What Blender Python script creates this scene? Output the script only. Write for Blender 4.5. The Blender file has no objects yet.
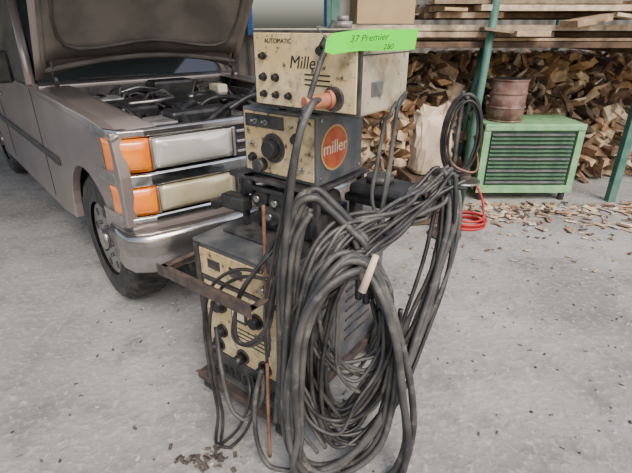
import bpy, math, random
from mathutils import Vector, Matrix, Euler
random.seed(7)
R=random.Random(11)

# ---------------------------------------------------------------- materials
def mat(name,c1,c2=None,rough=0.6,metal=0.0,scale=8.0,bump=0.0,detail=6,lo=0.4,hi=0.6,bscale=None,coat=0.0,c3=None,s3=20,lo3=.6,hi3=.68,c4=None,s4=60,lo4=.55,hi4=.75):
    m=bpy.data.materials.new(name); m.use_nodes=True
    nt=m.node_tree; b=nt.nodes['Principled BSDF']
    b.inputs['Roughness'].default_value=rough; b.inputs['Metallic'].default_value=metal
    b.inputs['Base Color'].default_value=(*c1,1)
    if coat: b.inputs['Coat Weight'].default_value=coat
    tc=nt.nodes.new('ShaderNodeTexCoord')
    if c2 is not None:
        n=nt.nodes.new('ShaderNodeTexNoise'); n.inputs['Scale'].default_value=scale; n.inputs['Detail'].default_value=detail
        nt.links.new(tc.outputs['Object'],n.inputs['Vector'])
        r=nt.nodes.new('ShaderNodeValToRGB')
        r.color_ramp.elements[0].position=lo; r.color_ramp.elements[1].position=hi
        r.color_ramp.elements[0].color=(*c1,1); r.color_ramp.elements[1].color=(*c2,1)
        nt.links.new(n.outputs['Fac'],r.inputs['Fac'])
        out=r.outputs['Color']
        for cc,ss,l,h in ((c3,s3,lo3,hi3),(c4,s4,lo4,hi4)):
            if cc is None: continue
            n3=nt.nodes.new('ShaderNodeTexNoise'); n3.inputs['Scale'].default_value=ss; n3.inputs['Detail'].default_value=10; n3.inputs['Roughness'].default_value=.65
            nt.links.new(tc.outputs['Object'],n3.inputs['Vector'])
            mr=nt.nodes.new('ShaderNodeMapRange'); mr.inputs[1].default_value=l; mr.inputs[2].default_value=h
            nt.links.new(n3.outputs['Fac'],mr.inputs[0])
            mx=nt.nodes.new('ShaderNodeMix'); mx.data_type='RGBA'
            nt.links.new(mr.outputs[0],mx.inputs[0]); nt.links.new(out,mx.inputs[6]); mx.inputs[7].default_value=(*cc,1)
            out=mx.outputs[2]
        nt.links.new(out,b.inputs['Base Color'])
    if bump:
        n2=nt.nodes.new('ShaderNodeTexNoise'); n2.inputs['Scale'].default_value=bscale or scale*3; n2.inputs['Detail'].default_value=8
        nt.links.new(tc.outputs['Object'],n2.inputs['Vector'])
        bp=nt.nodes.new('ShaderNodeBump'); bp.inputs['Strength'].default_value=bump; bp.inputs['Distance'].default_value=0.01
        nt.links.new(n2.outputs['Fac'],bp.inputs['Height']); nt.links.new(bp.outputs['Normal'],b.inputs['Normal'])
    return m
def mat_attr(name,rough=0.8):
    m=bpy.data.materials.new(name); m.use_nodes=True
    nt=m.node_tree; b=nt.nodes['Principled BSDF']; b.inputs['Roughness'].default_value=rough
    a=nt.nodes.new('ShaderNodeAttribute'); a.attribute_name='Col'
    tc=nt.nodes.new('ShaderNodeTexCoord')
    n=nt.nodes.new('ShaderNodeTexNoise'); n.inputs['Scale'].default_value=18; n.inputs['Detail'].default_value=8
    nt.links.new(tc.outputs['Object'],n.inputs['Vector'])
    mr=nt.nodes.new('ShaderNodeMapRange'); mr.inputs[1].default_value=.3; mr.inputs[2].default_value=.7; mr.inputs[3].default_value=.55; mr.inputs[4].default_value=1.25
    nt.links.new(n.outputs['Fac'],mr.inputs[0])
    mx=nt.nodes.new('ShaderNodeVectorMath'); mx.operation='SCALE'
    nt.links.new(a.outputs['Color'],mx.inputs[0]); nt.links.new(mr.outputs[0],mx.inputs['Scale'])
    nt.links.new(mx.outputs[0],b.inputs['Base Color'])
    bp=nt.nodes.new('ShaderNodeBump'); bp.inputs['Strength'].default_value=.5; bp.inputs['Distance'].default_value=.01
    nt.links.new(n.outputs['Fac'],bp.inputs['Height']); nt.links.new(bp.outputs['Normal'],b.inputs['Normal'])
    return m

M_conc=mat('concrete',(.225,.215,.20),(.36,.35,.33),rough=.9,scale=1.5,bump=.9,lo=.36,hi=.64,bscale=30,detail=12,c3=(.11,.10,.092),s3=4.5,lo3=.5,hi3=.84,c4=(.48,.46,.43),s4=30,lo4=.52,hi4=.75)
M_cab=mat('cabinet_blue_grey_paint',(.06,.07,.08),(.12,.125,.125),rough=.5,scale=9,bump=.05,c3=(.17,.11,.065),s3=16,lo3=.52,hi3=.75)
M_cabtop=mat('dusty_dark_top',(.05,.055,.06),(.13,.13,.125),rough=.55,scale=7,bump=.08)
M_cream=mat('aged_cream_faceplate',(.60,.43,.20),(.72,.57,.33),rough=.5,scale=7,c3=(.17,.11,.05),s3=11,lo3=.5,hi3=.8,c4=(.07,.045,.03),s4=40,lo4=.57,hi4=.67)
M_creamd=mat('dirty_cream_faceplate',(.52,.37,.17),(.66,.51,.29),rough=.5,scale=7,c3=(.10,.07,.035),s3=10,lo3=.46,hi3=.76,c4=(.05,.035,.02),s4=40,lo4=.56,hi4=.67)
M_side=mat('aged_grey_tan_side',(.33,.29,.20),(.50,.44,.32),rough=.45,scale=5,c3=(.15,.09,.045),s3=8,lo3=.5,hi3=.78,c4=(.08,.055,.035),s4=36,lo4=.58,hi4=.69)
M_dark=mat('dark_metal',(.022,.022,.024),(.065,.06,.055),rough=.5,scale=20,bump=.05)
M_black=mat('black_plastic',(.010,.010,.011),(.03,.03,.03),rough=.4,scale=20)
M_rust=mat('rusty_angle_iron',(.04,.032,.03),(.095,.065,.05),rough=.7,scale=25,bump=.15)
M_cable=mat('rubber_cable_grey',(.028,.028,.029),(.10,.095,.085),rough=.5,scale=11,bump=.1,lo=.36,hi=.74,c3=(.22,.20,.17),s3=22,lo3=.56,hi3=.8)
M_cable2=mat('rubber_cable_black',(.012,.012,.013),(.05,.047,.043),rough=.42,scale=14,lo=.4,hi=.7)
M_brown=mat('brown_cable',(.14,.06,.035),(.23,.12,.07),rough=.6,scale=20)
M_orange=mat('orange_copper_connector',(.52,.19,.10),(.32,.12,.07),rough=.45,scale=20)
M_tag=mat('neon_green_tag',(.10,.95,.015),rough=.6)
M_ink=mat('ink',(.01,.02,.01),rough=.6)
M_steel=mat('bare_steel',(.45,.44,.42),(.3,.28,.26),rough=.35,metal=.9,scale=20)
M_red=mat('logo_red',(.42,.07,.02),(.52,.12,.04),rough=.5,scale=20)
M_gold=mat('logo_gold',(.55,.36,.14),rough=.5)
M_white=mat('white_paint',(.7,.62,.45),rough=.5)
M_body=mat('tan_grey_car_paint',(.27,.225,.21),(.32,.27,.25),rough=.28,metal=.4,scale=2,coat=.5)
M_under=mat('hood_underside',(.085,.075,.065),(.15,.13,.112),rough=.75,scale=3,bump=.15)
M_underd=mat('hood_recess',(.05,.043,.038),(.08,.07,.06),rough=.8,scale=5)
M_chrome=mat('chrome',(.72,.72,.72),(.5,.49,.47),rough=.12,metal=1.0,scale=9)
M_chromed=mat('dusty_chrome',(.55,.53,.52),(.36,.335,.32),rough=.22,metal=.95,scale=6)
M_lens=mat('headlight_lens',(.52,.51,.46),(.66,.65,.58),rough=.1,metal=.35,scale=6,coat=1)
M_lensy=mat('yellowed_lens',(.52,.45,.28),(.64,.56,.38),rough=.12,metal=.3,scale=6,coat=1)
M_amber=mat('amber_lens',(.95,.26,.004),(.85,.18,.003),rough=.2,scale=12,coat=1)
M_tire=mat('tire_rubber',(.022,.022,.022),(.05,.047,.045),rough=.85,scale=20,bump=.1)
M_wheel=mat('wheel_steel',(.4,.4,.4),(.28,.27,.26),rough=.4,metal=.8,scale=12)
M_glass=mat('car_glass',(.03,.04,.045),rough=.06,coat=1)
M_green=mat('light_green_paint',(.17,.38,.17),(.25,.46,.24),rough=.5,scale=8,c3=(.12,.10,.06),s3=12,lo3=.56,hi3=.75)
M_dgreen=mat('dark_green_louver',(.03,.08,.045),(.06,.13,.07),rough=.6,scale=10)
M_gpost=mat('green_post_paint',(.04,.13,.10),(.08,.18,.15),rough=.6,scale=8)
M_barrel=mat('rusty_barrel',(.15,.075,.06),(.25,.14,.11),rough=.75,scale=9,bump=.1,c3=(.36,.28,.24),s3=12,lo3=.5,hi3=.7)
M_card=mat('cardboard',(.42,.29,.16),(.48,.34,.2),rough=.85,scale=4)
M_paper=mat('paper_sack_kraft',(.60,.46,.32),(.72,.58,.43),rough=.85,scale=8,bump=.5,bscale=14)
M_wood=mat_attr('split_wood')
M_beam=mat('old_beam',(.07,.045,.028),(.15,.095,.06),rough=.85,scale=10,bump=.2)
M_redp=mat('red_hose_rubber',(.55,.02,.02),(.4,.02,.018),rough=.5,scale=12)
M_wall=mat('corrugated_siding',(.13,.12,.11),(.2,.185,.165),rough=.8,scale=3)
M_alu=mat('cast_aluminium',(.38,.37,.36),(.2,.19,.185),rough=.5,metal=.6,scale=14)
M_blue=mat('blue_beam_paint',(.05,.15,.4),rough=.5)
M_shade_roof=mat('shade_roof_sheet',(.16,.15,.14),(.24,.22,.2),rough=.7,scale=3)

# ---------------------------------------------------------------- helpers
def link(o,parent=None):
    bpy.context.collection.objects.link(o)
    if parent: o.parent=parent
    return o
def empty(name,loc=(0,0,0),rz=0):
    o=bpy.data.objects.new(name,None); o.location=loc; o.rotation_euler=(0,0,rz); o.empty_display_size=.1
    return link(o)
def mobj(name,v,f,m,parent=None,smooth=False,bev=0,cols=None,solid=0):
    me=bpy.data.meshes.new(name); me.from_pydata([tuple(p) for p in v],[],f); me.update()
    if m: me.materials.append(m)
    if cols:
        at=me.color_attributes.new('Col','FLOAT_COLOR','POINT')
        for i,c in enumerate(cols): at.data[i].color=(*c,1)
    if smooth:
        for p in me.polygons: p.use_smooth=True
    o=bpy.data.objects.new(name,me); link(o,parent)
    if solid:
        s=o.modifiers.new('s','SOLIDIFY'); s.thickness=solid; s.offset=0
    if bev:
        b=o.modifiers.new('b','BEVEL'); b.width=bev; b.segments=2; b.limit_method='ANGLE'
    return o
BF=[(0,3,2,1),(4,5,6,7),(0,1,5,4),(1,2,6,5),(2,3,7,6),(3,0,4,7)]
def box(name,lo,hi,m,parent=None,bev=.004,rot=None):
    c=Vector([(a+b)/2 for a,b in zip(lo,hi)]); h=[(b-a)/2 for a,b in zip(lo,hi)]
    v=[(x*h[0],y*h[1],z*h[2]) for z in (-1,1) for x,y in ((-1,-1),(1,-1),(1,1),(-1,1))]
    o=mobj(name,v,BF,m,parent,bev=bev); o.location=c
    if rot: o.rotation_euler=rot
    return o
def cyl(name,p0,p1,r,m,parent=None,r2=None,n=24,bev=0):
    p0=Vector(p0);p1=Vector(p1); d=p1-p0; L=d.length; r2=r if r2 is None else r2
    v=[];f=[]
    for i in range(n):
        a=2*math.pi*i/n; v.append((r*math.cos(a),r*math.sin(a),0))
    for i in range(n):
        a=2*math.pi*i/n; v.append((r2*math.cos(a),r2*math.sin(a),L))
    for i in range(n): j=(i+1)%n; f.append((i,j,n+j,n+i))
    f.append(tuple(range(n-1,-1,-1))); f.append(tuple(range(n,2*n)))
    o=mobj(name,v,f,m,parent,bev=bev); o.location=p0
    for p in o.data.polygons:
        if len(p.vertices)==4: p.use_smooth=True
    o.rotation_mode='QUATERNION'; o.rotation_quaternion=Vector((0,0,1)).rotation_difference(d.normalized())
    return o
def prism(name,poly,x0,x1,m,parent=None,bev=.004):
    n=len(poly); v=[(x0,y,z) for y,z in poly]+[(x1,y,z) for y,z in poly]
    f=[tuple(range(n)),tuple(range(2*n-1,n-1,-1))]+[(i,n+i,n+(i+1)%n,(i+1)%n) for i in range(n)]
    return mobj(name,v,f,m,parent,bev=bev)
def catmull(P,closed,sub=8):
    P=[Vector(p) for p in P]; n=len(P); out=[]
    rng=range(n) if closed else range(n-1)
    for i in rng:
        if closed: a,b,c,d=P[(i-1)%n],P[i],P[(i+1)%n],P[(i+2)%n]
        else: a,b,c,d=P[max(i-1,0)],P[i],P[i+1],P[min(i+2,n-1)]
        for k in range(sub):
            t=k/sub
            out.append(.5*((2*b)+(c-a)*t+(2*a-5*b+4*c-d)*t*t+(3*b-a-3*c+d)*t**3))
    if not closed: out.append(P[-1])
    return out
def tubemesh(V,F,pts,r,closed,n=10):
    base=len(V); N=len(pts)
    nrm=None
    for i in range(N):
        a=pts[(i-1)%N] if (closed or i>0) else pts[i]; b=pts[(i+1)%N] if (closed or i<N-1) else pts[i]
        t=(b-a)
        if t.length<1e-6: t=Vector((0,0,1))
        t.normalize()
        if nrm is None:
            nrm=t.cross(Vector((0,0,1)))
            if nrm.length<.1: nrm=t.cross(Vector((0,1,0)))
        nrm=(nrm-t*nrm.dot(t))
        if nrm.length<1e-4: nrm=t.orthogonal()
        nrm.normalize(); bn=t.cross(nrm)
        for k in range(n):
            an=2*math.pi*k/n; V.append(pts[i]+(nrm*math.cos(an)+bn*math.sin(an))*r)
    for i in range(N if closed else N-1):
        i2=(i+1)%N
        for k in range(n):
            k2=(k+1)%n; F.append((base+i*n+k,base+i*n+k2,base+i2*n+k2,base+i2*n+k))
    if not closed:
        F.append(tuple(base+k for k in range(n-1,-1,-1))); F.append(tuple(base+(N-1)*n+k for k in range(n)))
def tubes(name,paths,r,m,parent=None,closed=False,sub=8,fix=None,n=10):
    V=[];F=[]
    for p in paths:
        pts=catmull(p,closed,sub)
        if fix: pts=[fix(q,r) for q in pts]
        tubemesh(V,F,pts,r,closed,n)
    return mobj(name,V,F,m,parent,smooth=True)
def text(name,s,size,m,parent,loc,rot,ext=.0008,shear=0):
    c=bpy.data.curves.new(name,'FONT'); c.body=s; c.size=size; c.extrude=ext; c.align_x='CENTER'; c.align_y='CENTER'; c.shear=shear
    c.materials.append(m); o=bpy.data.objects.new(name,c); o.location=loc; o.rotation_euler=rot; return link(o,parent)
H=math.pi/2

# ---------------------------------------------------------------- ground & building
mobj('ground',[(-9,-4,0),(12,-4,0),(12,14,0),(-9,14,0)],[(0,1,2,3)],M_conc)
def corr(x0,x1,z0,z1,y):
    n=int((x1-x0)/.025); v=[];f=[]
    for i in range(n+1):
        x=x0+(x1-x0)*i/n; yy=y+.02*math.sin(x*2*math.pi/.15)
        v+= [(x,yy,z0),(x,yy,z1)]
    for i in range(n): f.append((2*i,2*i+2,2*i+3,2*i+1))
    return v,f
V=[];F=[]
for a in ((-6,-.75,0,3.1),(-.75,.1,0,1.45),(-.75,.1,2.2,3.1),(.1,7,0,3.1)):
    v,f=corr(a[0],a[1],a[2],a[3],5.9); b=len(V); V+=v; F+=[tuple(q+b for q in t) for t in f]
mobj('wall_back',V,F,M_wall,smooth=True)
wn=empty('window_1',(0,5.82,0))
for nm,lo,hi in (('sill',(-.8,-.03,1.41),(.15,.03,1.47)),('header',(-.8,-.03,2.17),(.15,.03,2.25)),('jamb_left',(-.8,-.03,1.47),(-.74,.03,2.17)),('jamb_right',(.09,-.03,1.47),(.15,.03,2.17))):
    box(nm,lo,hi,M_blue,wn)
box('added_shade_roof',(-6,.9,3.1),(.15,5.8,3.16),M_shade_roof,None,0)  # out of view, added to dim the truck and the left ground

# ---------------------------------------------------------------- wood
def wedge(V,F,C,c,L,w,t,rot,col,sides=5,rr=R):
    b=len(V)
    ang=[2*math.pi*(k+rr.uniform(-.25,.25))/sides for k in range(sides)]
    rad=[rr.uniform(.75,1.1) for _ in ang]
    for s in (-1,1):
        for a,q in zip(ang,rad):
            p=Vector((s*L/2*rr.uniform(.94,1),w*q*math.cos(a),t*q*math.sin(a)))
            V.append(Vector(c)+rot@p); C.append(col)
    n=sides
    F.append(tuple(b+k for k in range(n-1,-1,-1))); F.append(tuple(b+n+k for k in range(n)))
    for k in range(n): F.append((b+k,b+(k+1)%n,b+n+(k+1)%n,b+n+k))
pal=[(.58,.40,.24),(.48,.31,.17),(.66,.50,.32),(.28,.17,.10),(.14,.09,.055),(.40,.31,.22),(.5,.29,.14),(.70,.55,.38),(.09,.06,.04),(.2,.12,.07)]
V=[];F=[];C=[]
for i in range(1400):
    x=R.uniform(.15,4.1); z=.05+1.2*R.random()
    y=5.25-.42*(1-z/1.3)+R.uniform(-.08,.08)
    if x<1.3: y-=.5
    if R.random()<.4: rz=H+R.gauss(0,.6)
    else: rz=R.gauss(0,.7)
    rot=Euler((R.uniform(0,6.28),R.gauss(0,.45),rz)).to_matrix()
    L=R.uniform(.22,.55); w=R.uniform(.03,.11); t=R.uniform(.012,.045)
    wedge(V,F,C,(x,y,z),L,w,t,rot,R.choice(pal),R.choice((3,4,4,5)))
V=[Vector((p.x,min(p.y,5.6),min(max(p.z,.004),1.27))) for p in V]
mobj('firewood_pile',V,F,M_wood,cols=C)
V=[];F=[];C=[]
keep=[(1.02,3.25,.2),(1.25,3.45,.25),(.93,3.62,.33)]
for i in range(1100):
    x=R.uniform(.6,3.4); y=4.3-abs(R.gauss(0,.6))
    if x>1.3 and y>3.92: continue
    if y<2.6 or any(math.hypot(x-a,y-b)<c for a,b,c in keep): continue
    rot=Euler((0,R.gauss(0,.08),R.uniform(0,3.14))).to_matrix()
    L=R.uniform(.02,.13) if y>3.3 else R.uniform(.01,.05); w=R.uniform(.006,.028)*(1 if y>3.3 else .6)
    wedge(V,F,C,(x,y,w*.5+.004),L,w,w*.45,rot,R.choice(pal+[(.5,.48,.45),(.35,.33,.3)]),R.choice((3,4,5)))
V=[Vector((p.x,p.y,max(p.z,.002))) for p in V]
mobj('wood_scraps',V,F,M_wood,cols=C)

rack=empty('lumber_rack',(0,0,0))
for i,x in enumerate((.12,2.75,4.05)):
    box('upright_%d'%i,(x,3.98,0),(x+.07,4.05,2.3),M_gpost,rack)
    box('upright_back_%d'%i,(x,5.65,0),(x+.07,5.72,2.3),M_gpost,rack)
    box('arm_%d'%i,(x,3.9,1.285),(x+.07,5.72,1.345),M_beam,rack)
box('front_beam',(.0,3.9,1.345),(4.2,3.97,1.39),M_beam,rack)
box('rear_beam',(.0,5.1,1.345),(4.2,5.2,1.39),M_beam,rack)
cyl('brace',(1.31,3.84,.0),(1.37,3.84,1.75),.03,M_gpost,rack)
cyl('brace_b',(1.44,4.56,.0),(1.56,4.56,1.33),.025,M_gpost,rack)
V=[];F=[];C=[]
def plank(c,L,w,t,rot,col):
    b=len(V)
    for q in [(sx*L/2,sy*w/2,sz*t/2) for sz in (-1,1) for sx,sy in ((-1,-1),(1,-1),(1,1),(-1,1))]:
        V.append(Vector(c)+rot@Vector(q)); C.append(col)
    F.extend([tuple(b+k for k in t_) for t_ in BF])
z=1.395
lp=[(.54,.39,.25),(.40,.27,.17),(.62,.49,.34),(.28,.21,.14),(.44,.36,.27),(.16,.11,.07),(.56,.37,.2),(.24,.2,.17)]
for layer in range(10):
    th=R.choice((.022,.03,.045)); y=3.85+R.uniform(0,.1)
    while y<4.95:
        w=R.uniform(.09,.2); x0=R.uniform(.1,.9) if layer<3 else R.uniform(.85,1.3); x1=R.uniform(2.8,4.1)
        if y<4.2 and R.random()<.45: x1=R.uniform(1.35,2.4)
        if y<4.2 and R.random()<.3: x0=R.uniform(1.3,2.0); x1=max(x1,x0+.8)
        plank(((x0+x1)/2,y+w/2,z+th/2),x1-x0,w*.95,th*.9,Euler((0,0,R.gauss(0,.035))).to_matrix(),R.choice(lp))
        y+=w+.02
    z+=th+(.045 if layer%3==2 else .004)
for i in range(18):
    x=R.uniform(1.0,3.6); plank((x,R.uniform(3.75,4.2),z+.03+R.uniform(0,.08)),R.uniform(.4,1.2),R.uniform(.08,.25),.02,Euler((R.gauss(0,.1),R.gauss(0,.12),R.uniform(-.7,.7))).to_matrix(),R.choice(lp))
for i in range(14):
    x=R.uniform(.95,3.4); plank((x,3.84,1.42+R.uniform(0,.24)),R.uniform(.1,.3),.2,R.uniform(.02,.07),Euler((0,R.gauss(0,.15),R.uniform(-.3,.3))).to_matrix(),R.choice(lp))
mobj('lumber_stack',V,F,M_wood,cols=C)
cb=empty('cardboard_box',(.53,4.1,1.52),.1)
box('carton',(-.23,-.18,0),(.23,.18,.3),M_card,cb,bev=.003)
box('tape',(-.231,-.03,.299),(.231,.03,.302),M_paper,cb,bev=0)
mobj('flap_front',[(-.23,-.18,.3),(.23,-.18,.3),(.22,-.3,.36),(-.22,-.3,.36)],[(0,1,2,3)],M_card,cb,solid=.004)

# ---------------------------------------------------------------- green machine + drum
gm=empty('green_air_compressor_cabinet',(1.50,4.02,0),0.0)
Wg=.9
box('core',(.03,.03,.13),(Wg-.03,.45,.66),M_dgreen,gm)
for i,(a,b) in enumerate((((0,0,.08),(.06,.06,.70)),((Wg-.06,0,.08),(Wg,.06,.70)),((0,.42,.08),(.06,.48,.70)),((Wg-.06,.42,.08),(Wg,.48,.70)))):
    box('post_%d'%i,a,b,M_green,gm)
box('rail_top',(0,-.01,.66),(Wg,.49,.72),M_green,gm,bev=.01)
box('rail_bottom',(0,-.005,.08),(Wg,.485,.15),M_green,gm)
for i in range(13):
    z=.175+i*.037
    box('louver_%d'%i,(.08,.0,z),(Wg-.08,.03,z+.010),M_dgreen if i%3 else M_cab,gm,bev=.001,rot=(.6,0,0))
for i,(x,y) in enumerate(((.06,.05),(Wg-.06,.05),(.06,.43),(Wg-.06,.43))):
    cyl('foot_%d'%i,(x,y,0),(x,y,.085),.03,M_dark,gm)
bl=empty('rusty_metal_drum',(1.735,4.22,.721))
cyl('shell',(0,0,0),(0,0,.36),.155,M_barrel,bl,n=40)
for i,z in enumerate((.005,.12,.24,.352)):
    tubes('hoop_%d'%i,[[(.157*math.cos(a*H/3),.157*math.sin(a*H/3),z+.004) for a in range(12)]],.007,M_barrel,bl,closed=True,sub=3,n=8)
cyl('lid_recess',(0,0,.360),(0,0,.363),.14,M_dark,bl,n=40)

# ---------------------------------------------------------------- hose stand
hs=empty('hose_reel_stand',(1.02,3.25,0))
cyl('base',(0,0,0),(0,0,.02),.13,M_rust,hs,n=32)
cyl('pole',(0,0,.02),(0,0,1.1),.018,M_dark,hs)
cyl('disc_tray',(.09,0,.44),(.09,0,.455),.12,M_steel,hs,n=32)
cyl('disc_hub',(.09,0,.455),(.09,0,.50),.05,M_rust,hs,n=24)
cyl('hook_bar',(-.02,.02,1.05),(.0,-.12,1.07),.012,M_dark,hs)
hp=[]
for i in range(6):
    s=R.uniform(.9,1.1); ph=R.uniform(-.02,.02)
    hp.append([(s*.115*math.sin(a*math.pi/6)*(1.0 if a not in(0,) else .4)+ph,-.05-.012*i,.80+s*.26*math.cos(a*math.pi/6)) for a in range(12)])
tubes('hose_loops',hp,.009,M_cable2,hs,closed=True,sub=5)
tubes('hose_tail',[[(.1,-.06,.8),(.15,-.08,.6),(.1,-.12,.55),(-.05,-.1,.62),(-.1,-.05,.85)]],.008,M_brown,hs)
rh=empty('red_air_hose',(1.25,3.45,0))
tubes('loops',[[(.15*math.cos(a*math.pi/5)*q,.13*math.sin(a*math.pi/5)*q,.012+.02*k) for a in range(10)] for k,q in enumerate((1,.92,1.05,.85))],.010,M_redp,rh,closed=True,sub=5)
tubes('free_end',[[(.14,-.02,.05),(.12,.03,.2),(.05,.06,.33),(-.05,.06,.34),(-.10,.02,.24),(-.1,-.05,.08),(-.12,-.1,.012)]],.010,M_redp,rh)

cr=empty('wooden_crate',(.93,3.62,0),.15)
box('inner',(-.19,-.16,.02),(.19,.16,.40),M_beam,cr)
for i in range(4):
    box('slat_front_%d'%i,(-.21,-.185,.01+i*.104),(.21,-.165,.1+i*.104),M_beam,cr)
    box('slat_side_%d'%i,(-.215,-.165,.01+i*.104),(-.195,.165,.1+i*.104),M_beam,cr)
def sack():
    v=[];f=[];n=28
    prof=[(0,.14,.10),(.03,.155,.11),(.12,.15,.115),(.21,.155,.105),(.30,.14,.09),(.38,.13,.07),(.45,.135,.05),(.51,.13,.045)]
    rr=random.Random(3)
    for z,a,b in prof:
        for k in range(n):
            t=2*math.pi*k/n; c=math.cos(t); s=math.sin(t)
            x=a*math.copysign(abs(c)**.6,c); y=b*math.copysign(abs(s)**.6,s); j=.006+.02*(z/.5)
            v.append((x+rr.uniform(-j,j),y+rr.uniform(-j,j),z+(rr.uniform(-.03,.04) if z>.5 else (rr.uniform(-.012,.012) if z>.02 else 0))))
    for i in range(len(prof)-1):
        for k in range(n): f.append((i*n+k,i*n+(k+1)%n,(i+1)*n+(k+1)%n,(i+1)*n+k))
    f.append(tuple(range(n-1,-1,-1)))
    return v,f
v,f=sack(); s=mobj('paper_sack',v,f,M_paper,solid=.003); s.location=(.93,3.62,.417); s.rotation_euler=(0,0,.2)

# ---------------------------------------------------------------- pickup truck
TR=math.radians(41); W=1.5
tk=empty('pickup_truck',(-.85,1.874,0),TR)
def T(nm,lo,hi,m,bev=.006,rot=None): return box(nm,lo,hi,m,tk,bev,rot)
AY=.60
arch=lambda cy,r: [(cy+r*math.cos(math.pi*k/14),.40+r*math.sin(math.pi*k/14)) for k in range(15)]
side=[(0.02,.66),(0.0,.9),(0.03,1.09),(.3,1.115),(1.35,1.15),(3.1,1.15),(3.12,1.12),(4.95,1.12),(4.98,.42),(4.4,.42)]
side+=arch(3.95,.44)
side+=[(3.4,.36),(1.35,.36)]+arch(AY,.42)+[(.16,.62)]
prism('body_side_left',side,0,.05,M_body,tk,bev=.012)
prism('body_side_right',side,W-.05,W,M_body,tk,bev=.012)
def fender(nm,x0,x1):
    v=[];f=[];n=8; ys=(.02,.3,.8,1.35)
    for y in ys:
        for k in range(n+1):
            t=k/n; x=x0+(x1-x0)*t; z=1.09+.06*(y/1.35)+.035*math.sin(min(t*2.2,1)*H)-.03
            v.append((x,y,z))
    for i in range(len(ys)-1):
        for k in range(n): f.append((i*(n+1)+k,(i+1)*(n+1)+k,(i+1)*(n+1)+k+1,i*(n+1)+k+1))
    mobj(nm,v,f,M_body,tk,smooth=True,solid=.012)
fender('fender_top_left',.0,.2); fender('fender_top_right',W,W-.2)
T('inner_fender_left',(.2,.12,.86),(.22,1.35,1.09),M_dark); T('inner_fender_right',(W-.22,.12,.86),(W-.2,1.35,1.09),M_dark)
T('inner_lip_left',(.17,.1,1.07),(.24,1.35,1.085),M_chromed); T('engine_bay_floor',(.33,.1,.5),(W-.33,1.4,.56),M_dark)
T('fascia_backing',(.05,.04,.62),(W-.05,.09,1.08),M_dark); T('core_support_lower',(.3,.06,.42),(W-.3,.1,.63),M_black)
def arcstrip(nm,z0,z1,m,out=0.0,x0=-.012,x1=W+.012,dep=.035):
    xs=[x0,x0+.01,x0+.04,.13,.4,W/2,W-.4,W-.13,x1-.04,x1-.01,x1]
    ys=[.26,.1,.03,0,-.02,-.03,-.02,0,.03,.1,.26]
    v=[];f=[]
    for x,y in zip(xs,ys):
        o=-out
        v+=[(x,y+o+.006,z0),(x,y+o,z0+.008),(x,y+o,z1-.008),(x,y+o+.008,z1),(x,y+dep,z1),(x,y+dep,z0)]
    for i in range(len(xs)-1):
        for k in range(6): f.append((i*6+k,i*6+(k+1)%6,(i+1)*6+(k+1)%6,(i+1)*6+k))
    f.append((5,4,3,2,1,0)); f.append(tuple((len(xs)-1)*6+k for k in range(6)))
    return mobj(nm,v,f,m,tk,smooth=False,bev=.003)
arcstrip('trim_top_chrome',1.065,1.10,M_chromed,.01)
arcstrip('trim_mid_chrome',.845,.905,M_chrome,.02)
arcstrip('trim_low_chrome',.668,.70,M_chrome,.012)
arcstrip('filler_panel',.60,.668,M_body,-.005)
def lamp(nm,x0,x1,z0,z1,m,y0,y1,ribs=0):
    v=[];f=[];nx=14;nz=6
    for j in range(nz+1):
        for i in range(nx+1):
            tx=i/nx;tz=j/nz; x=x0+(x1-x0)*tx; z=z0+(z1-z0)*tz
            b=.018*(1-abs(2*tx-1)**4)*(1-abs(2*tz-1)**4)+ (ribs*.002 if i%2 else 0)
            v.append((x,y0+(y1-y0)*tx-b,z))
    for j in range(nz):
        for i in range(nx): a=j*(nx+1)+i; f.append((a,a+1,a+nx+2,a+nx+1))
    return mobj(nm,v,f,m,tk,smooth=True,solid=.01)
for s,mir in (('left',0),('right',1)):
    X=lambda x: W-x if mir else x
    lamp('headlamp_upper_'+s,X(.16),X(.55),.918,1.052,M_lens,.0,-.022,1)
    lamp('headlamp_lower_'+s,X(.16),X(.55),.712,.835,M_lensy,.0,-.022,1)
    lamp('amber_corner_upper_'+s,X(.008),X(.147),.912,1.058,M_amber,.045,.0,1)
    lamp('amber_corner_lower_'+s,X(.008),X(.147),.706,.84,M_amber,.045,.0,1)
    lamp('amber_side_upper_'+s,X(-.006),X(.01),.912,1.058,M_amber,.14,.05,1)
    lamp('amber_side_lower_'+s,X(-.006),X(.01),.706,.84,M_amber,.14,.05,1)
    for zz in ((.912,1.058),(.706,.84)):
        xx=sorted((X(.148),X(.159))); T('lamp_divider_'+s,(xx[0],-.015,zz[0]),(xx[1],.04,zz[1]),M_chromed)
        xx=sorted((X(.552),X(.575))); T('lamp_end_'+s,(xx[0],-.03,zz[0]),(xx[1],.04,zz[1]),M_chromed)
        xx=sorted((X(.16),X(.55))); T('lamp_bezel_'+s,(xx[0],.01,zz[0]),(xx[1],.04,zz[1]),M_chromed,0)
T('grille_back',(.58,.0,.70),(W-.58,.04,1.06),M_black)
for i in range(7):
    z=.725+i*.05
    if abs(z-.875)<.03: continue
    T('grille_bar_%d'%i,(.58,-.028,z),(W-.58,.0,z+.014),M_chromed,.003)
T('grille_badge',(W/2-.065,-.075,.845),(W/2+.065,-.045,.905),M_gold,.01)
bp=[(-.03,.20),(-.035,.08),(-.015,-.01),(.06,-.065),(.3,-.095),(W/2,-.12),(W-.3,-.095),(W-.06,-.065),(W+.015,-.01),(W+.035,.08),(W+.03,.20)]
zz=[(.425,.06),(.435,.02),(.465,0),(.50,.012),(.53,.012),(.56,0),(.605,0),(.625,.012),(.632,.06)]
v=[];f=[]
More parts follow.
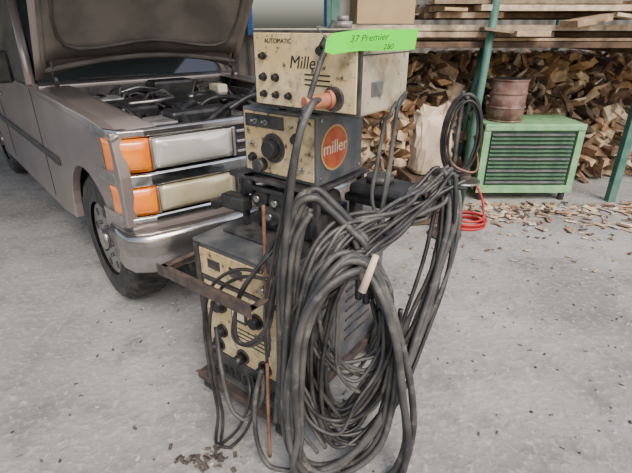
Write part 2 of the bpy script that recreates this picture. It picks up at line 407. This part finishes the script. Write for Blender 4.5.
for x,y in bp:
    dx,dy=(W/2-x)*.4,(.5-y); l=math.hypot(dx,dy)
    for z,ins in zz: v.append((x+dx/l*ins,y+dy/l*ins,z))
m_=len(zz)
for i in range(len(bp)-1):
    for k in range(m_-1): f.append((i*m_+k,(i+1)*m_+k,(i+1)*m_+k+1,i*m_+k+1))
mobj('bumper_chrome',v,f,M_chromed,tk,smooth=True,solid=.006)
T('valance',(.28,.02,.33),(W-.28,.06,.45),M_underd)
def wheel(nm,x,y,out):
    g=bpy.data.objects.new(nm,None); link(g,tk); g.location=(x,y,.39)
    n=60; prof=[(.0,.22),(.01,.30),(.0,.345),(.03,.378),(.06,.387),(.125,.389),(.19,.387),(.22,.378),(.25,.345),(.24,.30),(.25,.22)]
    v=[];f=[]
    for k in range(n):
        a=2*math.pi*k/n
        for j,(px,pr) in enumerate(prof):
            rr=pr-(.010 if ((k+(j%2))%2 and 2<j<8) else 0)
            v.append(((px-.125),rr*math.cos(a),rr*math.sin(a)))
    L=len(prof)
    for k in range(n):
        for j in range(L-1): f.append((k*L+j,k*L+j+1,((k+1)%n)*L+j+1,((k+1)%n)*L+j))
    mobj('tire',v,f,M_tire,g,smooth=False)
    s=-1 if out<0 else 1
    cyl('rim',(s*.06,0,0),(s*.11,0,0),.225,M_wheel,g,r2=.21,n=40)
    cyl('hub',(s*.11,0,0),(s*.14,0,0),.06,M_chromed,g)
    for k in range(6):
        a=k*math.pi/3; cyl('lug_%d'%k,(s*.11,.1*math.cos(a),.1*math.sin(a)),(s*.125,.1*math.cos(a),.1*math.sin(a)),.013,M_dark,g,n=8)
    for k in range(8):
        a=k*math.pi/4+.2; cyl('slot_%d'%k,(s*.105,.165*math.cos(a),.165*math.sin(a)),(s*.113,.165*math.cos(a),.165*math.sin(a)),.024,M_black,g,n=12)
for i,(x,y) in enumerate(((.16,AY),(W-.16,AY),(.17,3.95),(W-.17,3.95))): wheel('wheel_%d'%i,x,y,-1 if x<.8 else 1)
T('wheel_well_left',(.3,.12,.4),(.32,1.3,1.0),M_black); T('wheel_well_right',(W-.32,.12,.4),(W-.3,1.3,1.0),M_black)
T('chassis',(.33,.1,.28),(W-.33,4.9,.42),M_black)
T('firewall',(.05,1.36,.5),(W-.05,1.42,1.15),M_dark)
T('cowl',(.03,1.36,1.13),(W-.03,1.62,1.165),M_body,.01)
T('wiper',(.3,1.5,1.17),(.85,1.52,1.185),M_black)
T('cab_floor',(.05,1.4,.4),(W-.05,3.1,.5),M_dark)
T('cab_rear_wall',(.04,3.05,.45),(W-.04,3.1,1.2),M_body)
T('roof_panel',(.1,2.0,1.74),(W-.1,3.05,1.80),M_body,.025)
mobj('windshield',[(.08,1.6,1.165),(W-.08,1.6,1.165),(W-.14,2.02,1.745),(.14,2.02,1.745)],[(0,1,2,3)],M_glass,tk,solid=.006)
mobj('rear_window',[(.08,3.08,1.18),(W-.08,3.08,1.18),(W-.14,3.0,1.745),(.14,3.0,1.745)],[(0,1,2,3)],M_glass,tk,solid=.006)
for s,xa,xb in (('left',.03,.12),('right',W-.03,W-.12)):
    mobj('door_window_'+s,[(xa,1.66,1.15),(xa,2.98,1.15),(xb,2.9,1.745),(xb,2.05,1.745)],[(0,1,2,3)],M_glass,tk,solid=.006)
    tubes('pillar_a_'+s,[[(xa,1.58,1.15),(xb,2.0,1.76)]],.028,M_body,tk,sub=2)
    tubes('pillar_b_'+s,[[(xa,3.05,1.15),(xb,2.98,1.76)]],.03,M_body,tk,sub=2)
T('door_seam_front',(-.003,1.5,.42),(.002,1.508,1.14),M_black,0); T('door_seam_rear',(-.003,2.9,.42),(.002,2.908,1.14),M_black,0)
T('door_handle',(-.025,2.68,.98),(.0,2.84,1.01),M_chromed)
T('side_molding',(-.012,1.1,.72),(.0,4.9,.77),M_dark)
T('mirror',(-.22,1.72,1.16),(-.03,1.78,1.36),M_black,.02)
T('bed_floor',(.05,3.12,.9),(W-.05,4.95,.94),M_dark); T('tailgate',(.03,4.9,.5),(W-.03,4.97,1.12),M_body)
T('bed_front',(.05,3.12,.6),(W-.05,3.16,1.12),M_body)
# engine bay
T('radiator_support',(.1,.09,.98),(W-.1,.20,1.06),M_alu,.01)
T('radiator',(.35,.2,.6),(W-.35,.27,1.0),M_dark)
T('radiator_top_cover',(.4,.21,1.0),(W-.35,.3,1.04),M_body,.01)
T('fan_shroud',(.45,.28,.62),(W-.42,.42,1.01),M_black,.03)
T('battery',(.25,.30,.85),(.44,.52,1.04),M_black,.008); T('battery_top',(.255,.305,1.04),(.435,.515,1.055),M_alu,.004)
T('washer_tank',(W-.44,.3,.85),(W-.25,.55,1.03),M_white,.02)
T('engine_block',(.58,.5,.56),(1.0,1.25,.93),M_alu,.03)
T('valve_cover_left',(.53,.55,.9),(.66,1.2,1.0),M_alu,.03); T('valve_cover_right',(.92,.55,.9),(1.05,1.2,1.0),M_alu,.03)
cyl('air_cleaner',(.79,.85,.98),(.79,.85,1.08),.18,M_black,tk,n=36,bev=.01)
cyl('air_cleaner_nut',(.79,.85,1.08),(.79,.85,1.10),.02,M_steel,tk)
T('air_box',(.26,.62,.88),(.48,.95,1.10),M_black,.02)
T('intake_duct',(.43,.36,1.0),(.80,.50,1.09),M_black,.02)
T('fuse_box',(.26,1.02,.9),(.43,1.22,1.10),M_alu,.015)
cyl('brake_booster',(1.15,1.36,1.02),(1.15,1.22,1.02),.11,M_dark,tk); cyl('master_cylinder',(1.15,1.22,1.04),(1.15,1.05,1.04),.03,M_alu,tk)
T('brake_reservoir',(1.11,1.06,1.06),(1.19,1.2,1.12),M_white,.01)
cyl('alternator',(.52,.5,1.0),(.52,.62,1.0),.07,M_alu,tk); cyl('coolant_cap',(.9,.24,1.04),(.9,.24,1.07),.03,M_steel,tk)
T('heater_box',(.7,1.2,1.0),(1.0,1.36,1.16),M_black,.02)
rh_=random.Random(5); hp=[];hp2=[]
for i in range(30):
    a=Vector((rh_.uniform(.25,1.25),rh_.uniform(.3,1.25),rh_.uniform(1.0,1.08))); b=a+Vector((rh_.uniform(-.45,.45),rh_.uniform(-.4,.4),rh_.uniform(-.03,.03)))
    b.x=min(max(b.x,.25),1.25); b.y=min(max(b.y,.3),1.3)
    mid=(a+b)/2+Vector((rh_.uniform(-.1,.1),rh_.uniform(-.1,.1),rh_.uniform(.02,.08)))
    (hp if i%2 else hp2).append([a,a.lerp(mid,.5)+Vector((0,0,.03)),mid,b.lerp(mid,.5)+Vector((0,0,.02)),b])
tubes('hoses',hp,.015,M_black,tk); tubes('wiring',hp2,.007,M_dark,tk)
tubes('radiator_hose',[[(.5,.28,.98),(.5,.4,1.07),(.62,.5,1.10),(.72,.6,1.0)],[(1.15,.3,.98),(1.1,.42,1.07),(1.0,.55,1.0)]],.026,M_black,tk)
tubes('silver_pipe',[[(.3,.6,1.12),(.45,.55,1.13),(.6,.7,1.12),(.62,1.0,1.1)],[(.48,1.25,1.1),(.6,1.2,1.13),(.7,1.05,1.11)]],.009,M_steel,tk)
# open hood
hd=bpy.data.objects.new('hood',None); link(hd,tk); hd.location=(0,1.36,1.24); hd.rotation_euler=(-math.radians(58),0,0)
HL=1.3
v=[];f=[];nx=20;ny=10
def hoodz(tx,ty): return .05*(1-abs(2*tx-1)**3)-.06*ty**3
for j in range(ny+1):
    for i in range(nx+1):
        tx=i/nx;ty=j/ny; x=.03+(W-.06)*tx
        y=-HL*ty-.05*ty*(1-(2*tx-1)**2)
        if j==0: y=-.10*(1-(2*tx-1)**2)+.05
        v.append((x,y,hoodz(tx,ty)))
for j in range(ny):
    for i in range(nx): a=j*(nx+1)+i; f.append((a,a+1,a+nx+2,a+nx+1))
mobj('hood_skin',v,f,M_body,hd,smooth=True,solid=.012)
v=[];f=[]
for j in range(ny+1):
    for i in range(nx+1):
        tx=i/nx;ty=j/ny; x=.09+(W-.18)*tx
        y=-.10-(HL-.2)*ty; tx2=(x-.03)/(W-.06); q=-y/HL
        inset=.018 if (.12<tx<.88 and .15<ty<.85 and not (.44<tx<.56)) else 0
        v.append((x,y,hoodz(tx2,q)-.035+inset))
for j in range(ny):
    for i in range(nx): a=j*(nx+1)+i; f.append((a,a+1,a+nx+2,a+nx+1))
mobj('hood_inner_panel',v,f,M_under,hd,smooth=True,solid=.006)
for i,x in enumerate((.08,W-.08)): tubes('hood_flange_%d'%i,[[(x,-.02,-.01),(x,-.6,-.02),(x,-HL+.05,-.07)]],.016,M_under,hd,sub=3)
tubes('hood_seal_rear',[[(.08,-.03,-.02),(.4,-.07,.0),(W/2,-.09,.01),(W-.4,-.07,.0),(W-.08,-.03,-.02)]],.018,M_underd,hd,sub=4)
tubes('hood_insulation_edge',[[(.2,-.2,-.02),(W/2,-.22,-.01),(W-.2,-.2,-.02),(W-.16,-.7,-.03),(W-.3,-1.12,-.06),(W/2,-1.16,-.05),(.3,-1.12,-.06),(.16,-.7,-.03)]],.010,M_underd,hd,closed=True,sub=5)
for i,x in enumerate((.12,W-.12)):
    tubes('hood_hinge_%d'%i,[[(x,1.34,1.08),(x,1.28,1.2),(x,1.33,1.23),(x,1.30,1.32)]],.013,M_dark,tk)

# ---------------------------------------------------------------- welding machine
N0=Vector((-.113,1.32,0)); CA=-math.radians(36.87)
wm=empty('welding_machine',N0,CA)
def B(nm,lo,hi,m,bev=.004,rot=None,p=None): return box(nm,lo,hi,m,p or wm,bev,rot)
B('cabinet',(-.45,0,.12),(0,.72,.75),M_cab,.008)
B('cabinet_top_lid',(-.458,-.008,.742),(.008,.728,.757),M_cabtop,.005)
B('front_frame_left',(-.452,-.012,.13),(-.428,0,.74),M_dark,.003); B('front_frame_right',(-.022,-.012,.13),(.002,0,.74),M_dark,.003)
B('nameplate_panel',(-.425,-.007,.61),(-.026,0,.725),M_creamd,.003)
B('control_panel',(-.415,-.007,.25),(-.026,0,.585),M_cream,.003)
B('panel_dark_strip',(-.425,-.009,.588),(-.026,0,.606),M_dark,.002)
B('lower_panel',(-.425,-.006,.135),(-.026,0,.245),M_dark,.003)
for i in range(9): B('slot_%d'%i,(-.39+i*.04,-.011,.15),(-.37+i*.04,-.005,.185),M_black,.001)
def knob(nm,x,z,r,y=-.007,l=.03,m=M_black,p=None):
    cyl(nm+'_skirt',(x,y,z),(x,y-l*.3,z),r*1.25,m,p or wm,n=28); cyl(nm,(x,y-l*.3,z),(x,y-l,z),r,m,p or wm,r2=r*.85,n=18,bev=.001)
knob('range_knob',-.33,.50,.032); knob('voltage_knob',-.13,.50,.026); knob('inductance_knob',-.33,.37,.024)
B('meter',(-.26,-.018,.46),(-.18,-.005,.54),M_dark,.004); B('meter_face',(-.252,-.0195,.475),(-.188,-.0175,.533),M_white,.001)
for i,(x,z) in enumerate(((-.36,.29),(-.22,.29),(-.10,.29),(-.15,.19))):
    cyl('socket_flange_%d'%i,(x,-.006,z),(x,-.014,z),.034,M_dark,wm); cyl('socket_%d'%i,(x,-.014,z),(x,-.06,z),.024,M_black,wm,r2=.02)
for i in range(4): B('label_line_%d'%i,(-.24,-.0085,.36+i*.02),(-.07,-.0065,.365+i*.02),M_ink,0)
for i in range(2): B('name_label_%d'%i,(-.38+i*.12,-.0085,.65),(-.31+i*.12,-.0065,.69),M_dark,.001)
cyl('power_switch',(-.08,-.007,.66),(-.08,-.03,.66),.012,M_steel,wm)
for i in range(8): B('side_louver_%d'%i,(-.0,.1,.22+i*.05),(.006,.3,.232+i*.05),M_dark,.002,rot=(0,.4,0))
for i in range(8): B('side_louver_b_%d'%i,(-.0,.4,.22+i*.05),(.006,.6,.232+i*.05),M_dark,.002,rot=(0,.4,0))
B('cart_rail_left',(-.47,-.06,.085),(-.43,.80,.12),M_rust); B('cart_rail_right',(-.02,-.06,.085),(.02,.80,.12),M_rust)
B('cart_cross_front',(-.47,-.06,.085),(.02,-.02,.119),M_rust); B('cart_cross_rear',(-.47,.76,.085),(.02,.80,.119),M_rust)
for s,x in (('left',-.52),('right',.03)):
    cyl('rear_tire_'+s,(x,.68,.11),(x+.045,.68,.11),.11,M_tire,wm,n=36,bev=.01); cyl('rear_rim_'+s,(x-.003,.68,.11),(x+.048,.68,.11),.06,M_wheel,wm)
cyl('axle',(-.50,.68,.11),(.05,.68,.11),.012,M_steel,wm)
for s,x in (('left',-.44),('right',-.01)):
    cyl('caster_'+s,(x-.018,.0,.042),(x+.018,.0,.042),.042,M_tire,wm,n=28); B('caster_fork_'+s,(x-.026,-.02,.05),(x+.026,.02,.086),M_rust)
for nm,lo,hi in (('handle_left',(-.475,-.16,.685),(-.445,.02,.690)),('handle_left_web',(-.475,-.16,.65),(-.470,.02,.69)),
                 ('handle_front',(-.475,-.165,.685),(.01,-.135,.690)),('handle_front_web',(-.475,-.168,.66),(.01,-.163,.705)),
                 ('handle_right',(-.015,-.16,.685),(.01,.0,.690))):
    B(nm,lo,hi,M_rust,.001)
B('feeder_base',(-.40,.10,.757),(.0,.56,.772),M_dark)
B('drive_housing',(-.30,.20,.772),(-.04,.46,.86),M_black,.01)
cyl('drive_motor',(-.34,.33,.90),(-.02,.33,.90),.05,M_dark,wm,n=28,bev=.006)
for i,(x,z) in enumerate(((-.26,.91),(-.17,.91),(-.20,.85))):
    cyl('drive_roll_%d'%i,(x,.17,z),(x,.24,z),.038,M_dark,wm,n=28); cyl('drive_bolt_%d'%i,(x,.155,z),(x,.17,z),.014,M_steel,wm,n=6)
B('tension_arm',(-.30,.15,.945),(-.12,.17,.965),M_black); cyl('tension_knob',(-.29,.16,.93),(-.29,.16,1.0),.02,M_black,wm)
B('gun_inlet',(-.42,.12,.85),(-.30,.18,.91),M_black,.01); cyl('gun_stub',(-.40,.15,.88),(-.47,.13,.85),.022,M_black,wm)
for i,(x,y) in enumerate(((-.35,.19),(.0,.19),(-.35,.48),(.0,.48))): B('stand_leg_%d'%i,(x-.012,y-.012,.772),(x+.012,y+.012,.99),M_dark)
B('stand_plate',(-.38,.14,.985),(.03,.50,1.0),M_dark)
B('middle_box',(-.32,.175,1.005),(.016,.455,1.245),M_cab,.006)
B('middle_faceplate',(-.308,.168,1.02),(.004,.176,1.232),M_creamd,.003)
B('middle_plate_dark',(-.30,.1655,1.18),(-.12,.170,1.225),M_dark,.002)
knob('speed_dial',-.17,1.115,.034,.168,.035); cyl('speed_dial_ring',(-.17,.1675,1.115),(-.17,.164,1.115),.052,M_dark,wm,n=36)
knob('mode_knob',-.27,1.07,.014,.168,.02); knob('timer_knob',-.065,1.16,.016,.168,.022)
for i,(x,z) in enumerate(((-.27,1.12),(-.04,1.06),(-.08,1.045),(-.25,1.2),(-.2,1.2))):
    cyl('toggle_nut_%d'%i,(x,.168,z),(x,.162,z),.01,M_steel,wm,n=6); cyl('toggle_%d'%i,(x,.162,z),(x,.145,z+.006),.004,M_steel,wm,n=8)
cyl('box_socket',(-.225,.168,1.05),(-.225,.135,1.05),.024,M_dark,wm)
cyl('logo_gold_disc',(.016,.272,1.125),(.0185,.272,1.125),.078,M_gold,wm,n=48)
cyl('logo_red_disc',(.0185,.272,1.125),(.020,.272,1.125),.071,M_red,wm,n=48)
text('logo_text','miller',.062,M_white,wm,(.0208,.272,1.128),(H,0,H))
for i,(y,z) in enumerate(((.195,1.225),(.435,1.225),(.195,1.03),(.435,1.03))): cyl('side_screw_%d'%i,(.016,y,z),(.019,y,z),.006,M_steel,wm,n=10)
for i,(x,y) in enumerate(((-.15,.2),(-.02,.2),(-.15,.36),(-.02,.36))): cyl('rubber_foot_%d'%i,(x,y,1.245),(x,y,1.27),.012,M_black,wm)
B('top_box',(-.176,.11,1.27),(.214,.385,1.49),M_side,.006)
B('top_box_bezel',(-.178,.100,1.268),(.216,.111,1.492),M_dark,.003)
B('top_faceplate',(-.168,.094,1.278),(.206,.101,1.484),M_cream,.003)
B('top_box_lid',(-.178,.105,1.486),(.216,.388,1.495),M_side,.003)
B('lid_seam',(.2135,.112,1.43),(.2155,.384,1.433),M_dark,0)
cyl('top_fitting',(.02,.30,1.495),(.02,.30,1.515),.03,M_alu,wm); cyl('top_fitting_cap',(.02,.30,1.515),(.02,.30,1.53),.018,M_alu,wm)
text('top_label','AUTOMATIC',.018,M_ink,wm,(-.07,.0935,1.462),(H,0,0)); text('top_label_2','Miller',.05,M_ink,wm,(.03,.0935,1.405),(H,0,0),shear=.2)
for i,(x,z,r) in enumerate(((-.13,1.42,.009),(-.13,1.36,.010),(-.08,1.36,.010),(-.13,1.31,.009),(-.08,1.31,.009),(-.03,1.31,.009),(.09,1.44,.012))):
    knob('top_knob_%d'%i,x,z,r,.094,.018)
for i in range(3): B('top_text_line_%d'%i,(.03,.0925,1.345+i*.014),(.12,.0945,1.349+i*.014),M_ink,0)
cyl('connector_flange',(.135,.094,1.315),(.135,.084,1.315),.034,M_dark,wm); cyl('orange_connector',(.135,.084,1.315),(.105,-.005,1.312),.021,M_orange,wm,r2=.018,n=24,bev=.003)
cyl('connector_ring',(.133,.078,1.315),(.129,.068,1.315),.026,M_orange,wm)
B('cord_bracket',(.12,.085,1.463),(.16,.095,1.478),M_dark)
B('latch',(.214,.16,1.32),(.22,.22,1.36),M_steel,.002)
B('side_arm',(.0,.36,.90),(.32,.50,.935),M_black,.012); B('side_arm_plate',(.03,.34,.935),(.26,.50,.985),M_black,.02)
B('side_arm_post',(.0,.40,.757),(.03,.46,.92),M_dark)
cyl('side_arm_hub',(.12,.42,.985),(.12,.42,1.01),.05,M_dark,wm)
cyl('hook_peg',(.30,.43,.93),(.36,.43,1.0),.012,M_rust,wm)
cyl('front_hook',(.03,.30,.86),(.336,-.03,.85),.011,M_rust,wm); cyl('front_hook_handle',(.334,-.04,.82),(.35,-.0,.925),.012,M_paper,wm,r2=.009)
v=[];f=[]
for i in range(13):
    t=i/12; x=.022+.235*t; y=1.235+.02*math.sin(t*3)+.03*t; zt=1.457+.018*t; w=.05 if 0<i<13 else .03
    v+=[(x,y,zt-w/2+.004*math.sin(t*5)),(x+.004,y-.004,zt+w/2+.004*math.sin(t*5))]
for i in range(12): f.append((2*i,2*i+2,2*i+3,2*i+1))
pt=empty('price_tag')
mobj('tag_card',v,f,M_tag,pt,solid=.0012)
text('tag_writing','37 Premier',.022,M_ink,pt,(.135,1.2475,1.474),(H,-.06,.1),.0004,.3); text('tag_writing_2','280',.018,M_ink,pt,(.185,1.2535,1.453),(H,-.06,.1),.0004,.3)
tubes('tag_wire',[[(.035,1.24,1.463),(.01,1.27,1.49),(.0,1.33,1.50),(.03,1.40,1.497)]],.0015,M_steel,pt)

# ---------------------------------------------------------------- cables
inv=Matrix.Rotation(-CA,3,'Z'); fwd=Matrix.Rotation(CA,3,'Z')
solids=[(-.46,.012,-.012,.735,.08,.765),(-.33,.022,.16,.46,1.0,1.25),(-.18,.22,.09,.39,1.265,1.5),(0,.32,.34,.5,.9,.985)]
def fix(p,r):
    q=inv@(p-N0); m_=r+.003
    for x0,x1,y0,y1,z0,z1 in solids:
        if x0-m_<q.x<x1+m_ and y0-m_<q.y<y1+m_ and z0-m_<q.z<z1+m_:
            d=[(x1+m_-q.x,'x'),(q.y-(y0-m_),'y'),(z1+m_-q.z,'z')]
            d.sort()
            if d[0][1]=='x': q.x=x1+m_
            elif d[0][1]=='y': q.y=y0-m_
            else: q.z=z1+m_
    p=fwd@q+N0
    if p.z<r+.001: p.z=r+.001
    return p
def var(base,n,amp,sc=.06,dy=.03,rr=R,xs=1):
    c=sum((Vector(p) for p in base),Vector())/len(base); out=[]
    for i in range(n):
        s=1+rr.uniform(-sc,sc); sx=1+rr.uniform(-sc,sc)*xs; d=Vector((rr.gauss(0,amp),rr.uniform(-dy,dy),rr.gauss(0,amp)))
        out.append([Vector((c.x+(p[0]-c.x)*sx,p[1],c.z+(p[2]-c.z)*s))+d+Vector((rr.gauss(0,amp*.6),rr.gauss(0,amp*.4),rr.gauss(0,amp*.6))) for p in base])
    return out
A=[(.105,1.16,.877),(.026,1.12,.823),(-.03,1.1,.697),(-.06,1.09,.495),(-.067,1.09,.278),(-.049,1.09,.083),(.121,1.08,.013),(.28,1.1,.03),(.314,1.1,.22),(.285,1.11,.434),(.252,1.12,.626),(.206,1.14,.759),(.159,1.16,.843)]
Bc=[(.088,1.2,.855),(.006,1.17,.81),(-.049,1.15,.679),(-.085,1.14,.449),(-.084,1.12,.196),(-.015,1.12,.034),(.125,1.14,.045),(.223,1.16,.15),(.252,1.17,.377),(.246,1.18,.58),(.199,1.19,.745),(.149,1.2,.835)]
D=[(.452,1.5,1.017),(.469,1.46,.902),(.439,1.4,.736),(.372,1.34,.565),(.289,1.3,.396),(.164,1.26,.241),(.052,1.23,.198),(-.021,1.22,.375),(-.043,1.22,.629),(.013,1.24,.769),(.142,1.3,.846),(.281,1.38,.899),(.399,1.46,.969)]
Rr=[(.40,1.52,1.02),(.447,1.48,1.038),(.470,1.44,.91),(.435,1.38,.727),(.383,1.3,.551),(.313,1.22,.375),(.21,1.16,.2),(.086,1.12,.086),(-.022,1.12,.044)]
E=[(.05,1.37,1.455),(.03,1.31,1.45),(.005,1.27,1.395),(-.027,1.25,1.294),(-.063,1.25,1.154),(-.084,1.26,1.029),(-.126,1.27,.861),(-.160,1.27,.674),(-.17,1.26,.45)]
Fc=[(.032,1.289,1.312),(.0,1.26,1.318),(-.016,1.22,1.305),(-.043,1.2,1.239),(-.064,1.2,1.128),(-.085,1.2,.961),(-.104,1.2,.72),(-.095,1.18,.412),(-.071,1.14,.173),(-.02,1.12,.04)]
G1=[(.265,1.47,1.30),(.253,1.42,1.261),(.243,1.42,1.143),(.225,1.4,1.032),(.218,1.38,.935)]
G2=[(.225,1.43,1.29),(.213,1.4,1.256),(.194,1.38,1.121),(.180,1.36,.995),(.226,1.34,.881)]
Hc=[(-.118,1.18,.225),(-.109,1.2,.563),(-.087,1.24,.84),(-.048,1.27,1.012),(0,1.28,1.055),(.058,1.28,1.02),(.12,1.27,.945),(.163,1.25,.866),(.17,1.24,.70)]
I=[(-.176,1.28,.774),(-.27,1.32,.76),(-.362,1.35,.68),(-.405,1.35,.537),(-.402,1.33,.323),(-.382,1.3,.148),(-.395,1.27,.02),(-.37,1.26,.015),(-.292,1.26,.11),(-.248,1.28,.245),(-.27,1.36,.30)]
J=[(-.10,1.27,.95),(-.131,1.3,.88),(-.214,1.28,.78),(-.279,1.28,.667),(-.294,1.28,.522),(-.248,1.27,.49),(-.185,1.26,.557),(-.134,1.26,.72),(-.11,1.25,.9)]
K=[(-.17,1.36,.978),(-.17,1.30,.654),(-.176,1.24,.26),(-.175,1.2,.015)]
Lc=[(-.194,1.26,.384),(-.223,1.24,.261),(-.22,1.2,.103),(-.172,1.16,.012),(-.079,1.14,.012),(.053,1.13,.012),(.15,1.1,.012)]
Mc=[(-.384,1.42,.455),(-.357,1.33,.313),(-.321,1.28,.171),(-.259,1.26,.15),(-.2,1.26,.251),(-.197,1.28,.367)]
Cc=[(.46,1.50,1.03),(.36,1.46,.965),(.24,1.36,.90),(.12,1.28,.85),(.03,1.22,.78),(-.03,1.19,.66),(-.05,1.18,.48),(-.01,1.17,.30),(.08,1.17,.25),(.17,1.18,.36),(.22,1.2,.52),(.2,1.22,.7)]
Q=[(.12,1.22,.84),(.05,1.2,.79),(.02,1.19,.66),(.06,1.18,.50),(.15,1.19,.42),(.22,1.21,.5),(.235,1.23,.64),(.2,1.24,.77)]
U=[(.46,1.5,1.03),(.37,1.45,.98),(.27,1.38,.95),(.16,1.32,.95),(.07,1.27,.92),(0,1.23,.85),(-.04,1.2,.72),(-.055,1.18,.5),(-.03,1.16,.3),(.03,1.15,.15)]
Vd=[(-.01,1.28,1.0),(-.05,1.25,.9),(-.085,1.21,.68),(-.10,1.18,.42),(-.085,1.15,.18),(-.02,1.12,.03),(.1,1.1,.02)]
S2=[(.45,1.48,1.0),(.43,1.40,.74),(.37,1.32,.5),(.28,1.24,.3),(.16,1.18,.16),(.05,1.15,.2),(.0,1.16,.45),(.04,1.19,.72),(.13,1.23,.86),(.25,1.33,.9),(.38,1.44,.96)]
cc=empty('welding_cables')
rr=random.Random(21)
tubes('thick_loops',var(A,4,.009,.04,.025,rr),.0120,M_cable,cc,True,8,fix)
tubes('thick_loops_inner',var(Bc,5,.014,.08,.03,rr),.0110,M_cable,cc,True,8,fix)
tubes('wide_loops',var(D,7,.018,.08,.04,rr),.0080,M_cable,cc,True,8,fix)
tubes('hanging_loops',var(S2,6,.020,.07,.04,rr),.0075,M_cable2,cc,True,8,fix)
tubes('outer_drop',var(Rr,2,.008,.03,.02,rr),.012,M_cable,cc,False,8,fix)
tubes('bundle',var(Cc,10,.020,.06,.04,rr),.0065,M_cable,cc,False,8,fix)
tubes('bundle_black',var(Cc,6,.024,.08,.05,rr),.0075,M_cable2,cc,False,8,fix)
tubes('upper_bundle',var(U,8,.018,.06,.03,rr),.0070,M_cable,cc,False,8,fix)
tubes('small_loops',var(Q,8,.020,.16,.03,rr),.0065,M_cable,cc,True,8,fix)
tubes('hump',var(Hc,3,.010,.03,.02,rr),.0125,M_cable,cc,False,8,fix)
tubes('corner_drops',var(Vd,4,.012,.03,.02,rr),.010,M_cable,cc,False,8,fix)
tubes('upper_cord',[E],.008,M_cable,cc,False,8,fix)
tubes('connector_cable',[Fc],.010,M_cable,cc,False,8,fix)
tubes('thin_cords',var(E[3:],2,.010,.02,.01,rr),.005,M_cable2,cc,False,8,fix)
tubes('rear_drop_cables',var(G1,2,.006,.02,.01,rr)+[G2],.0065,M_cable,cc,False,8,fix)
tubes('left_loop',[I,[Vector(p)+Vector((.02,-.012,-.02)) for p in I]],.0065,M_cable2,cc,False,8,fix)
tubes('mid_loops',var(J,2,.010,.05,.01,rr),.0065,M_cable2,cc,False,8,fix)
tubes('brown_lead',[K],.0065,M_brown,cc,False,8,fix)
tubes('lower_lead',[Lc,Mc],.009,M_cable,cc,False,8,fix)

v=[];f=[];C=[]
for i in range(420):
    x=R.uniform(-1.3,2.6);y=R.uniform(.9,2.7)
    wedge(v,f,C,(x,y,.004),R.uniform(.004,.022),R.uniform(.002,.007),.004,Euler((0,0,R.uniform(0,3))).to_matrix(),R.choice([(.06,.055,.05),(.2,.17,.13),(.5,.48,.45),(.12,.1,.08)]),4)
for i in range(40):
    x=R.gauss(-.42,.07);y=R.gauss(1.2,.03)
    wedge(v,f,C,(x,y,.005),R.uniform(.01,.035),R.uniform(.004,.010),.005,Euler((0,0,R.uniform(0,3))).to_matrix(),R.choice([(.05,.04,.035),(.09,.075,.06)]),4)
mobj('gravel_bits',[Vector((p.x,p.y,max(p.z,.001))) for p in v],f,M_wood,cols=C)

# ---------------------------------------------------------------- light, world, camera
w=bpy.data.worlds.new('World'); bpy.context.scene.world=w; w.use_nodes=True
nt=w.node_tree; bg=nt.nodes['Background']
sky=nt.nodes.new('ShaderNodeTexSky'); sky.sky_type='NISHITA'; sky.sun_disc=False; sky.sun_elevation=math.radians(48); sky.sun_rotation=math.radians(150); sky.air_density=1.2; sky.dust_density=4.0; sky.ozone_density=.6
nt.links.new(sky.outputs[0],bg.inputs['Color']); bg.inputs['Strength'].default_value=.28
sl=bpy.data.lights.new('sun','SUN'); sl.energy=2.5; sl.angle=math.radians(24); sl.color=(1,.96,.9)
so=bpy.data.objects.new('sun',sl); link(so); so.rotation_euler=(math.radians(40),0,math.radians(18))
cd=bpy.data.cameras.new('camera'); cd.sensor_width=36; cd.lens=36*450/632; cd.clip_start=.05
co=bpy.data.objects.new('camera',cd); link(co); co.location=(0,0,1.5); co.rotation_euler=(math.radians(65),0,0)
bpy.context.scene.camera=co
